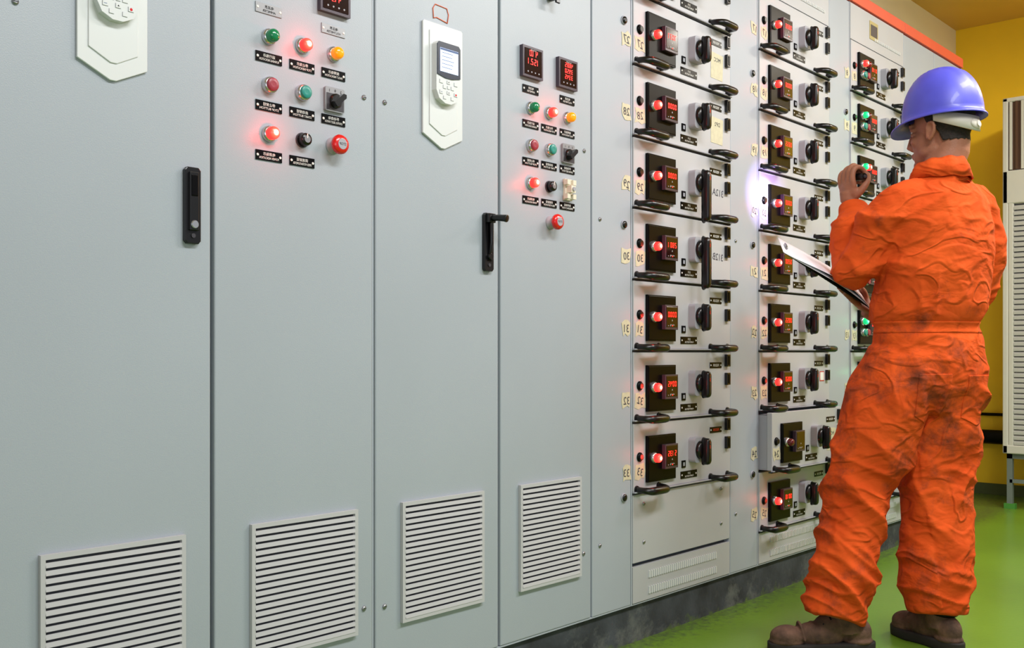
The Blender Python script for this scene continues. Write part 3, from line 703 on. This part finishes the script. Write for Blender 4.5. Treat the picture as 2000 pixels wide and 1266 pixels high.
eyew=mat('eye_white',(200,190,180),0.3); iris=mat('iris_dark',(40,25,18),0.2); hairm=mat('black_hair',(40,33,29),0.85,bump=0.9,bscale=350,var=0.5,vscale=140)
for sg in (-1,1):
    b=MB(); b.ell(Hd(sg*0.030,0.073,0.002),(0.0100,0.0110,0.0070),eyew,X=hr,Y=hf,Z=hu,nu=16,nv=10); b.ell(Hd(sg*0.030,0.0815,0.002),(0.0042,0.0032,0.0042),iris,X=hr,Y=hf,Z=hu,nu=12,nv=8); b.obj('eye',person)
    b=MB(); b.tube([Hd(sg*0.014,0.091,0.024),Hd(sg*0.032,0.087,0.030),Hd(sg*0.046,0.076,0.024)],[0.003,0.0035,0.002],hairm,8); b.obj('eyebrow',person)
b=MB(); vs=[];fs=[];nu=64;nv=30
for j in range(nv+1):
    for i in range(nu):
        w=2*math.pi*i/nu; cw=math.cos(w); sw=math.sin(w)
        if sw<-0.40: low=-0.90
        elif sw<0.02: low=-0.90+(sw+0.40)/0.42*0.60
        elif sw<0.25: low=-0.30+(sw-0.02)/0.23*0.16
        else: low=0.05+(sw-0.25)*0.7
        low+=0.025*math.sin(i*2.3)
        t=math.asin(max(-0.95,min(0.95,low)))*(1-j/nv)+math.pi/2*0.999*(j/nv)
        x=0.0746*math.cos(t)*cw; y=-0.012+0.0926*math.cos(t)*sw; z=0.028+0.088*math.sin(t)
        if z<0.005:
            rr=math.hypot(x,y+0.025); need=0.0585 if sw<-0.2 else 0
            if rr<need: x*=need/rr; y=-0.025+(y+0.025)*need/rr
        vs.append(Hd(x,y,z))
for j in range(nv):
    for i in range(nu):
        k=(i+1)%nu; fs.append((j*nu+i,j*nu+k,(j+1)*nu+k,(j+1)*nu+i))
b.add(vs,fs,hairm,True); ho=b.obj('hair',person)
sd=ho.modifiers.new('s','SOLIDIFY'); sd.thickness=0.0012

# hard hat
hatm=mat('blue_violet_hard_hat',(82,84,204),0.42,coat=0.10,var=0.10,vscale=14)
b=MB(); n=64
rings=[]
A,Bq,Hh=0.104,0.124,0.148; zc=0.034
def hatpt(w,ts):
    c=math.cos(ts); x=A*math.cos(w)*c**0.80; y=Bq*math.sin(w)*c**0.80; z=Hh*math.sin(ts)
    return x,y,z
for j in range(22):
    ts=math.radians(88)*(1-j/21.0); r=[]
    for i in range(n):
        w=2*math.pi*i/n; x,y,z=hatpt(w,ts)
        if abs(x)<0.040 and z>0.03: z+=0.004*(1 if abs(abs(x)-0.022)<0.010 else 0.2)
        r.append(Hd(x,y-0.006,z+zc))
    rings.append(r)
def brim(ext_s,ext_f,dz):
    r=[]
    for i in range(n):
        w=2*math.pi*i/n; f=max(0,math.sin(w))**2.2; bk=max(0,-math.sin(w))**2
        e=ext_s+ext_f*f
        x=(A+e*0.7)*math.cos(w); y=(Bq+e)*math.sin(w)
        r.append(Hd(x,y-0.006,zc-dz-0.020*f*(e/0.05)-0.003*bk))
    return r
rings.append(brim(0.003,0.004,0.003)); rings.append(brim(0.007,0.022,0.007)); rings.append(brim(0.009,0.034,0.010)); rings.append(brim(0.009,0.034,0.014)); rings.append(brim(0.004,0.018,0.012))
for j in range(10):
    ts=math.radians(80)*(j/9.0); r=[]
    for i in range(n):
        w=2*math.pi*i/n; x,y,z=hatpt(w,ts); r.append(Hd(x*0.95,y*0.95-0.006,z*0.95+zc-0.008))
    rings.append(r)
b.loft(rings,hatm); hat=b.obj('hard_hat',person,label='blue-violet plastic hard hat')
strap=mat('grey_white_harness',(206,200,188),0.6)
b=MB(); vs=[];fs=[]
m_=40
for i in range(m_+1):
    w=math.radians(188)+math.radians(164)*i/m_
    sag=0.026*math.sin(math.pi*i/m_)
    for (e,dz) in ((0,0.020),(0.0,-0.010-sag*0.6),(0.004,-0.010-sag*0.6),(0.004,0.020)):
        vs.append(Hd((0.081+e)*math.cos(w),(0.100+e)*math.sin(w)-0.010,0.018-sag+dz))
for i in range(m_):
    for k in range(4): 
        l=(k+1)%4; fs.append((i*4+k,i*4+l,(i+1)*4+l,(i+1)*4+k))
b.add(vs,fs,strap,True); b.ell(Hd(0,-0.112,-0.012),(0.026,0.008,0.016),strap,X=hr,Y=hf,Z=hu); b.lathe(Hd(0,-0.116,-0.012),-hf,[(0.009,0),(0.009,0.006)],strap,20)
b.obj('hat_suspension_strap',hat,label='off-white adjustable suspension strap')

# coverall
ov=bpy.data.materials.new('orange_coverall_cloth'); ov.use_nodes=True; nt=ov.node_tree; bs=nt.nodes['Principled BSDF']; bs.inputs['Roughness'].default_value=0.9; bs.inputs['Specular IOR Level'].default_value=0.2
def N(t,**k):
    n=nt.nodes.new(t)
    for a,v in k.items():
        if a=='op': n.operation=v
        else: n.inputs[a].default_value=v
    return n
LK=nt.links.new
tc=N('ShaderNodeTexCoord')
n1=N('ShaderNodeTexNoise',Scale=5,Detail=8,Roughness=0.65); LK(tc.outputs['Object'],n1.inputs['Vector'])
r1=N('ShaderNodeValToRGB'); r1.color_ramp.elements[0].position=0.30; r1.color_ramp.elements[1].position=0.70
r1.color_ramp.elements[0].color=(*lin((196,68,16)),1); r1.color_ramp.elements[1].color=(*lin((226,90,30)),1); LK(n1.outputs['Fac'],r1.inputs['Fac'])
n2=N('ShaderNodeTexNoise',Scale=7.5,Detail=9,Roughness=0.70); LK(tc.outputs['Object'],n2.inputs['Vector'])
sx=N('ShaderNodeSeparateXYZ'); LK(tc.outputs['Object'],sx.inputs[0])
g=N('ShaderNodeMapRange'); g.inputs['From Min'].default_value=1.10; g.inputs['From Max'].default_value=0.84; g.inputs['To Min'].default_value=-0.03; g.inputs['To Max'].default_value=0.08; LK(sx.outputs['Z'],g.inputs['Value'])
g2=N('ShaderNodeMapRange'); g2.inputs['From Min'].default_value=0.66; g2.inputs['From Max'].default_value=0.45; g2.inputs['To Min'].default_value=0.0; g2.inputs['To Max'].default_value=-0.05; LK(sx.outputs['Z'],g2.inputs['Value'])
ad0=N('ShaderNodeMath',op='ADD'); LK(n2.outputs['Fac'],ad0.inputs[0]); LK(g2.outputs[0],ad0.inputs[1])
ad=N('ShaderNodeMath',op='ADD'); LK(ad0.outputs[0],ad.inputs[0]); LK(g.outputs[0],ad.inputs[1])
r2=N('ShaderNodeValToRGB'); r2.color_ramp.elements[0].position=0.56; r2.color_ramp.elements[1].position=0.75; r2.color_ramp.elements[1].color=(0.85,0.85,0.85,1); LK(ad.outputs[0],r2.inputs['Fac'])
mx=N('ShaderNodeMix'); mx.data_type='RGBA'; LK(r2.outputs['Color'],mx.inputs[0]); LK(r1.outputs['Color'],mx.inputs[6]); mx.inputs[7].default_value=(*lin((96,50,36)),1)
LK(mx.outputs[2],bs.inputs['Base Color'])
mp=N('ShaderNodeMapping'); mp.inputs['Scale'].default_value=(1,1,1.7); LK(tc.outputs['Object'],mp.inputs['Vector'])
ra=N('ShaderNodeTexNoise',Scale=9,Detail=3,Distortion=0.5); LK(mp.outputs[0],ra.inputs['Vector'])
rb=N('ShaderNodeTexNoise',Scale=7,Detail=1.0,Distortion=0.9); LK(mp.outputs[0],rb.inputs['Vector'])
s1=N('ShaderNodeMath',op='SUBTRACT'); s1.inputs[1].default_value=0.5; LK(rb.outputs['Fac'],s1.inputs[0])
s2=N('ShaderNodeMath',op='ABSOLUTE'); LK(s1.outputs[0],s2.inputs[0])
s3=N('ShaderNodeMapRange'); s3.interpolation_type='SMOOTHSTEP'; s3.inputs['From Min'].default_value=0.0; s3.inputs['From Max'].default_value=0.10; s3.inputs['To Min'].default_value=0.30; s3.inputs['To Max'].default_value=0.0; LK(s2.outputs[0],s3.inputs['Value'])
s4=N('ShaderNodeMath',op='ADD'); LK(ra.outputs['Fac'],s4.inputs[0]); LK(s3.outputs[0],s4.inputs[1])
bp=N('ShaderNodeBump',Strength=0.50,Distance=0.026); LK(s4.outputs[0],bp.inputs['Height'])
nf=N('ShaderNodeTexNoise',Scale=420,Detail=2); LK(tc.outputs['Object'],nf.inputs['Vector'])
bp2=N('ShaderNodeBump',Strength=0.3,Distance=0.001); LK(nf.outputs['Fac'],bp2.inputs['Height']); LK(bp.outputs['Normal'],bp2.inputs['Normal']); LK(bp2.outputs['Normal'],bs.inputs['Normal'])
M['cov']=ov
b=MB()
b.loft([ring(B(0.0,0,0.72),0.10,0.09),ring(B(0,-0.002,0.80),0.172,0.130,p=2.2),ring(B(0,-0.006,0.88),0.184,0.136,p=2.2),ring(B(0,-0.005,0.95),0.180,0.130,p=2.2),ring(B(0,-0.004,0.985),0.172,0.122,p=2.2),ring(B(0,-0.010,1.04),0.186,0.136,p=2.2),ring(B(0,-0.025,1.18),0.182,0.132,p=2.2),ring(B(0.002,-0.045,1.30),0.184,0.122,p=2.2),ring(B(0.002,-0.052,1.38),0.160,0.100,p=2.1),ring(B(0.002,-0.052,1.425),0.112,0.080),ring(B(0.0,-0.050,1.460),0.072,0.068)],ov)
b.tube([B(-0.06,-0.05,1.372),LSh,LSh*0.55+LEl*0.45+B(-0.010,0,0),LEl+B(0.004,-0.018,-0.004)],[0.058,0.064,0.070,0.066],ov,20,sub=4)
b.ell(LEl,(0.066,0.066,0.060),ov)
b.tube([LEl,LEl*0.5+LWr*0.5+B(-0.004,0,0),LWr*0.92+LEl*0.08],[0.064,0.060,0.047],ov,20,sub=4)
b.tube([B(0.06,-0.05,1.372),RSh,RSh*0.5+REl*0.5+B(0.018,0,0),REl],[0.058,0.064,0.070,0.060],ov,20,sub=4)
b.ell(REl,(0.060,0.060,0.060),ov)
b.tube([REl,REl*0.5+RWr*0.5,RWr*0.93+REl*0.07],[0.060,0.056,0.046],ov,20,sub=4)
def mixp(a,c,t): return a*(1-t)+c*t
b.tube([LHip+B(0.01,-0.01,0.0),mixp(LHip,LKn,0.35),mixp(LHip,LKn,0.7),LKn,mixp(LKn,LAn,0.35),mixp(LKn,LAn,0.75),mixp(LKn,LAn,1.0)],[0.118,0.118,0.110,0.104,0.096,0.091,0.088],ov,28,sub=4)
b.tube([RHip+B(0,-0.01,0.0),mixp(RHip,RKn,0.35),mixp(RHip,RKn,0.7),RKn,mixp(RKn,RAn,0.35),mixp(RKn,RAn,0.75),mixp(RKn,RAn,1.0)],[0.118,0.118,0.112,0.107,0.099,0.094,0.090],ov,28,sub=4)
b.ell(B(0.075,-0.050,0.86),(0.096,0.080,0.10),ov,X=Rd,Y=Fd); b.ell(B(-0.080,-0.050,0.86),(0.096,0.080,0.10),ov,X=Rd,Y=Fd)
cm=solid(b,'coverall',0.0052,12)
cm.update()
nrm=[v.normal.copy() for v in cm.vertices]
def rdg(v,k=2.7):
    a=1.0-min(1.0,abs(noise.noise(v))*k); return a**1.5
def segd(p,a,c):
    ab=c-a; t=max(0,min(1,(p-a).dot(ab)/ab.length_squared)); return (p-(a+ab*t)).length,t
for i,v in enumerate(cm.vertices):
    p=v.co; z=p.z; w=noise.noise(p*2.2+Vector((3,1,7))); w2=noise.noise(p*6+Vector((1,5,2)))
    r=p.dot(Rd)
    d=0.0
    dL,tL=segd(p,LEl,LWr); dU,tU=segd(p,LSh,LEl); dR,tR=segd(p,RSh,REl)
    if z<0.93:
        k=min(1,(0.93-z)/0.12)
        kn=math.exp(-((z-0.52)/0.13)**2); hem=math.exp(-((z-0.20)/0.11)**2); cr=math.exp(-((z-0.74)/0.09)**2)
        end=min(1,max(0,(z-0.10)/0.05))
        q=Vector((p.x*3.6+w*1.2,p.y*3.6,z*6.0+r*6*(1 if r<-0.05 else -1)+w*1.8)); d+=k*end*(0.013+0.009*kn+0.008*hem+0.006*cr)*(rdg(q)-0.27)
        q=Vector((p.x*5.5+w2*0.6,p.y*5.5,z*14+r*8+w*2)); d+=k*end*(0.003+0.006*kn+0.010*hem)*(rdg(q)-0.27)
        d+=k*0.011*(rdg(Vector((p.x*5+4,p.y*5,z*1.3+w)))-0.27)*(1-hem)
    else:
        k=min(1,(z-0.93)/0.08)
        wa=math.exp(-((z-1.06)/0.09)**2)
        q=Vector((p.x*4.4+w*1.3,p.y*4.4+z*3,z*2.8+w)); d+=k*0.014*(rdg(q)-0.27)
        d+=0.011*wa*(rdg(Vector((p.x*12,p.y*12,z*2.4)))-0.27)
        q=Vector((p.x*7+w2*0.6,p.y*7+z*7,z*4+w*3)); d+=k*0.0035*(rdg(q)-0.27)
        if min(dL,dU,dR)<0.10 and (r<-0.10 or r>0.15):
            ax=(LWr-LEl).normalized() if dL<dU and dL<dR else ((LEl-LSh).normalized() if dU<dR else (REl-RSh).normalized())
            s_=p.dot(ax); el=math.exp(-((p-LEl).length/0.09)**2); d+=(0.008+0.007*el)*(rdg(Vector((s_*12+w*2.2,p.x*3.5,p.y*3.5)))-0.27)
    ws=math.exp(-((z-0.985)/0.018)**2)
    if min(dL,dU)>0.10: d-=0.006*ws
    v.co=p+nrm[i]*d
cm.materials.append(ov)
cov=bpy.data.objects.new('coverall',cm); COL.objects.link(cov); cov.parent=person; cov['label']='orange cotton work coverall with dark stains'
sm=cov.modifiers.new('s','SMOOTH'); sm.factor=0.3; sm.iterations=1
bvh=BVHTree.FromPolygons([v.co.copy() for v in cm.vertices],[tuple(p.vertices) for p in cm.polygons])
def patch(name,fr,nx,nz,off=0.004,parent=cov,closed=False,m='cov',th=0.004):
    vs=[]
    for j in range(nz+1):
        for i in range(nx+1):
            o,d=fr(i/nx,j/nz); h=bvh.ray_cast(o,d,1.2)
            hp=h[0] if h[0] is not None else o+d*0.4
            vs.append(hp+((-d) if not closed else d)*off)
    fs=[(j*(nx+1)+i,j*(nx+1)+i+1,(j+1)*(nx+1)+i+1,(j+1)*(nx+1)+i) for j in range(nz) for i in range(nx)]
    q=MB(); q.add(vs,fs,m,True); o=q.obj(name,parent); s=o.modifiers.new('s','SOLIDIFY'); s.thickness=th; s.offset=0
    return o
def pk(r0,r1,zb_,zt_):
    def fr(u,v):
        r=r0+(r1-r0)*u; z=zb_+(zt_-zb_)*v
        if v<0.25: z+= (0.25-v)*0.10*abs(u-0.5)*2
        return B(r,-0.6,z),Fd
    return fr
patch('back_pocket',pk(0.030,0.140,0.680,0.835),36,44,off=0.0008,th=0.0022); patch('back_pocket',pk(-0.150,-0.040,0.690,0.840),36,44,off=0.0008,th=0.0022)
def wb(u,v):
    w=2*math.pi*u; d=(Rd*math.cos(w)+Fd*math.sin(w)).normalized(); return B(0,-0.005,0.964+0.034*v),d
patch('waistband',wb,180,6,off=0.001,closed=True,th=0.0024)
# collar
b=MB(); vs=[];fs=[];m_=44
NC=B(0,-0.052,1.0)
for i in range(m_+1):
    w=math.radians(115)+math.radians(310)*i/m_
    d=Rd*math.cos(w)+Fd*math.sin(w); bk=max(0,-math.sin(w))
    for (ra,z) in ((0.086,1.420),(0.072,1.450),(0.069,1.476+0.010*bk),(0.073,1.487+0.010*bk),(0.083,1.474+0.006*bk),(0.096,1.434)):
        wv=0.002*math.sin(i*1.1)
        vs.append(Vector((NC.x,NC.y,0))+d*(ra+wv)+Vector((0,0,z-0.018*max(0,math.sin(w))+wv)))
for i in range(m_):
    for k in range(5): fs.append((i*6+k,i*6+k+1,(i+1)*6+k+1,(i+1)*6+k))
b.add(vs,fs,ov,True); co=b.obj('collar',cov); s=co.modifiers.new('s','SOLIDIFY'); s.thickness=0.003
def cuff(a,c,r):
    ax=(c-a).normalized(); q=MB(); q.lathe(c-ax*0.030,ax,[(r,0),(r+0.003,0.004),(r+0.003,0.038),(r-0.002,0.042),(r-0.012,0.040),(r-0.014,0.010)],ov,32); return q.obj('cuff',cov)
cuff(LEl,LWr*0.92+LEl*0.08,0.044); cuff(REl,RWr*0.93+REl*0.07,0.044)
# boots
leather=mat('brown_suede_leather',(90,64,50),0.85,var=0.50,vscale=26,bump=0.8,bscale=110); rubber=mat('boot_sole_rubber',(34,29,26),0.8)
def boot(heel,toe):
    heel=W2((heel[0],heel[1],0)); toe=W2((toe[0],toe[1],0)); ax=(toe-heel).normalized(); sd_=Vector((ax.y,-ax.x,0)); U=Vector((0,0,1)); L=(toe-heel).length
    q=MB()
    def e(t,s,z,r): q.ell(heel+ax*t+sd_*s+U*z,r,leather,X=ax,Y=sd_)
    e(0.0,0,0.058,(0.042,0.035,0.046)); e(L,0,0.047,(0.052,0.042,0.034)); e(L*0.55,0,0.052,(0.082,0.038,0.040)); e(L*0.38,0,0.078,(0.054,0.035,0.038))
    q.tube([heel+ax*0.03+U*0.06,heel+ax*0.035+U*0.10,heel+ax*0.035+U*0.13],[0.044,0.042,0.042],leather,20,sub=3)
    for t in (0,L): q.ell(heel+ax*t+U*0.034,(0.046 if t==0 else 0.055,0.039 if t==0 else 0.043,0.014),leather,X=ax,Y=sd_)
    for t in (0.62,0.80):
        q.tube([heel+ax*(L*t)+sd_*-0.040+U*0.040,heel+ax*(L*t+0.006)+sd_*-0.022+U*0.079,heel+ax*(L*t+0.008)+U*0.089,heel+ax*(L*t+0.006)+sd_*0.022+U*0.079,heel+ax*(L*t)+sd_*0.040+U*0.040],0.0045,leather,8,sub=3)
    me=solid(q,'boot',0.004,2); me.materials.append(leather); bo=place(me,'boot',person,label='brown suede ankle work boot')
    out=[]
    for i in range(40):
        w=2*math.pi*i/40; c=math.cos(w); t=L/2+c*(L/2+0.053); wd=0.041+0.007*(1 if c>0.3 else 0)-0.006*math.exp(-((c+0.1)/0.3)**2)
        if c>0: t=L/2+(L/2+0.059)*c
        out.append((t,math.copysign(abs(math.sin(w))**0.75,math.sin(w))*wd))
    q=MB(); q.loft([[heel+ax*t+sd_*s*k+U*z for t,s in out] for z,k in ((0.001,0.97),(0.006,1.03),(0.026,1.06),(0.031,1.0))],rubber); q.obj('boot_sole',bo)
    q=MB(); c=heel+ax*0.030+U*0.122; pts=[c+ax*math.cos(a_)*0.042+sd_*math.sin(a_)*0.040+U*0.010*math.cos(a_) for a_ in [2*math.pi*i/20 for i in range(21)]]; q.tube(pts,0.013,'blackm',10); q.obj('padded_collar',bo,label='black padded boot collar')
    for k in range(3):
        q=MB(); t=0.090+k*0.022; z=0.112-k*0.014; q.tube([heel+ax*t+sd_*-0.026+U*(z-0.010),heel+ax*(t+0.004)+U*(z+0.004),heel+ax*t+sd_*0.026+U*(z-0.010)],0.0028,'blackm',8,sub=3); q.obj('boot_lace',bo)
boot((3.006,-0.548),(2.858,-0.392)); boot((3.205,-0.748),(3.270,-0.598))

# ------------------------------------------------------------------ flashlight and clipboard
fc=P0+hl(0.037,0,0.020)
fl=empty('flashlight',fc,'small black flashlight held in the raised hand, switched on','flashlight')
b=MB(); b.lathe(-fld*0.058,fld,[(0.0095,0),(0.0115,0.004),(0.0115,0.086),(0.0135,0.092),(0.0155,0.098),(0.0158,0.108),(0.0145,0.110)],'black',28); b.obj('barrel',fl)
b=MB(); b.lathe(fld*0.0520,fld,[(0.0135,0),(0.0130,0.0012)],mat('lit_lens',(240,235,255),0.2,emis=(230,225,255),estr=12),24); b.obj('lens',fl,label='glowing white lens')
b=MB(); b.lathe(-fld*0.063,fld,[(0.005,0),(0.006,0.006)],'darkgrey',16); b.obj('tail_switch',fl)
cb=empty('clipboard',Mid,'dark clipboard with loose curved white paper sheets','clipboard')
def quad_slab(q,c0,c1,c2,c3,n0,n1,m):
    vs=[c+Nb*n0-Mid for c in (c0,c1,c2,c3)]+[c+Nb*n1-Mid for c in (c0,c1,c2,c3)]
    q.add(vs,[(0,1,2,3),(4,5,6,7),(0,1,5,4),(1,2,6,5),(2,3,7,6),(3,0,4,7)],m)
def ins(a,c):
    C=(T+N1+N2+T2)/4; return a+(C-a)*c
b=MB(); quad_slab(b,ins(T,0.03),N1,N2,ins(T2,0.03),-0.0015,0.0005,'blackm'); b.obj('backing_board',cb)
paper=mat('white_paper',(242,242,252),0.8)
for (c0,c1,lift,curl) in ((0.01,0.03,0.0020,0.014),(-0.01,0.05,0.004,0.032)):
    b=MB(); nu=18; vs=[];fs=[]
    for i in range(nu+1):
        t=i/nu
        for k in range(5):
            v_=k/4
            a=ins(T,c0)*(1-v_)+ins(T2,c0)*v_; c=ins(N1,c1)*(1-v_)+ins(N2,c1)*v_
            vs.append(a*(1-t)+c*t+Nb*(lift*(0.3+0.7*min(1,t*4))+curl*math.sin(math.pi*t)*t*(0.5+0.5*v_))-Mid)
    for i in range(nu):
        for k in range(4): fs.append((i*5+k,i*5+k+1,(i+1)*5+k+1,(i+1)*5+k))
    b.add(vs,fs,paper,True); o=b.obj('paper_sheet',cb); s=o.modifiers.new('s','SOLIDIFY'); s.thickness=0.0008
b=MB(); tm=(T+T2)/2-In*0.016; b.tube([tm+Ew*s_+Nb*0.006-Mid for s_ in (-0.04,-0.015,0.015,0.04)],[0.003,0.0045,0.0045,0.003],'steel',12); b.obj('clip',cb,label='steel spring clip')

# ------------------------------------------------------------------ lights
def area(loc,rot,sx_,sy_,e,col=(1,1,1)):
    l=bpy.data.lights.new('ceiling_and_fill_light','AREA'); l.shape='RECTANGLE'; l.size=sx_; l.size_y=sy_; l.energy=e; l.color=col
    o=bpy.data.objects.new('ceiling_and_fill_light',l); COL.objects.link(o); o.location=loc; o.rotation_euler=rot
area((1.4,-2.0,2.92),(math.radians(20),0,0),1.6,0.35,62,(0.96,0.97,1.0))
area((3.8,-1.8,2.92),(math.radians(12),0,0),1.8,0.30,78,(1.0,0.97,0.95))
area((6.0,-1.6,2.92),(0,0,0),1.0,0.4,46,(1.0,0.95,0.85))
area((-1.2,-3.2,1.3),(math.radians(84),0,math.radians(-25)),1.8,1.2,24,(0.97,0.97,1.0))  # unseen fill light, chest-high behind the camera and aimed sideways, not a ceiling lamp
for e_,ang,colr in ((48,19,(0.92,0.88,1.0)),(26,40,(0.56,0.38,1.0))):
    sp=bpy.data.lights.new('flashlight_beam','SPOT'); sp.energy=e_; sp.spot_size=math.radians(ang); sp.spot_blend=1.0; sp.color=colr; sp.shadow_soft_size=0.008
    so=bpy.data.objects.new('flashlight_beam',sp); COL.objects.link(so); so.location=fc+fld*0.058; tgt=Vector((3.445,0,1.485)); so.rotation_euler=(tgt-so.location).to_track_quat('-Z','Y').to_euler()
w=bpy.data.worlds.new('World'); scene.world=w; w.use_nodes=True; bg=w.node_tree.nodes['Background']; bg.inputs[0].default_value=(0.90,0.92,1.0,1); bg.inputs[1].default_value=0.42

# ------------------------------------------------------------------ camera
cam=bpy.data.cameras.new('camera'); cam.sensor_width=36; cam.lens=36.0; cam.shift_y=55/2000; cam.clip_start=0.02
co=bpy.data.objects.new('camera',cam); COL.objects.link(co); co.location=(0,-1.835,0.905); co.rotation_euler=(math.radians(90),0,math.radians(-(90-41.83)))
scene.camera=co
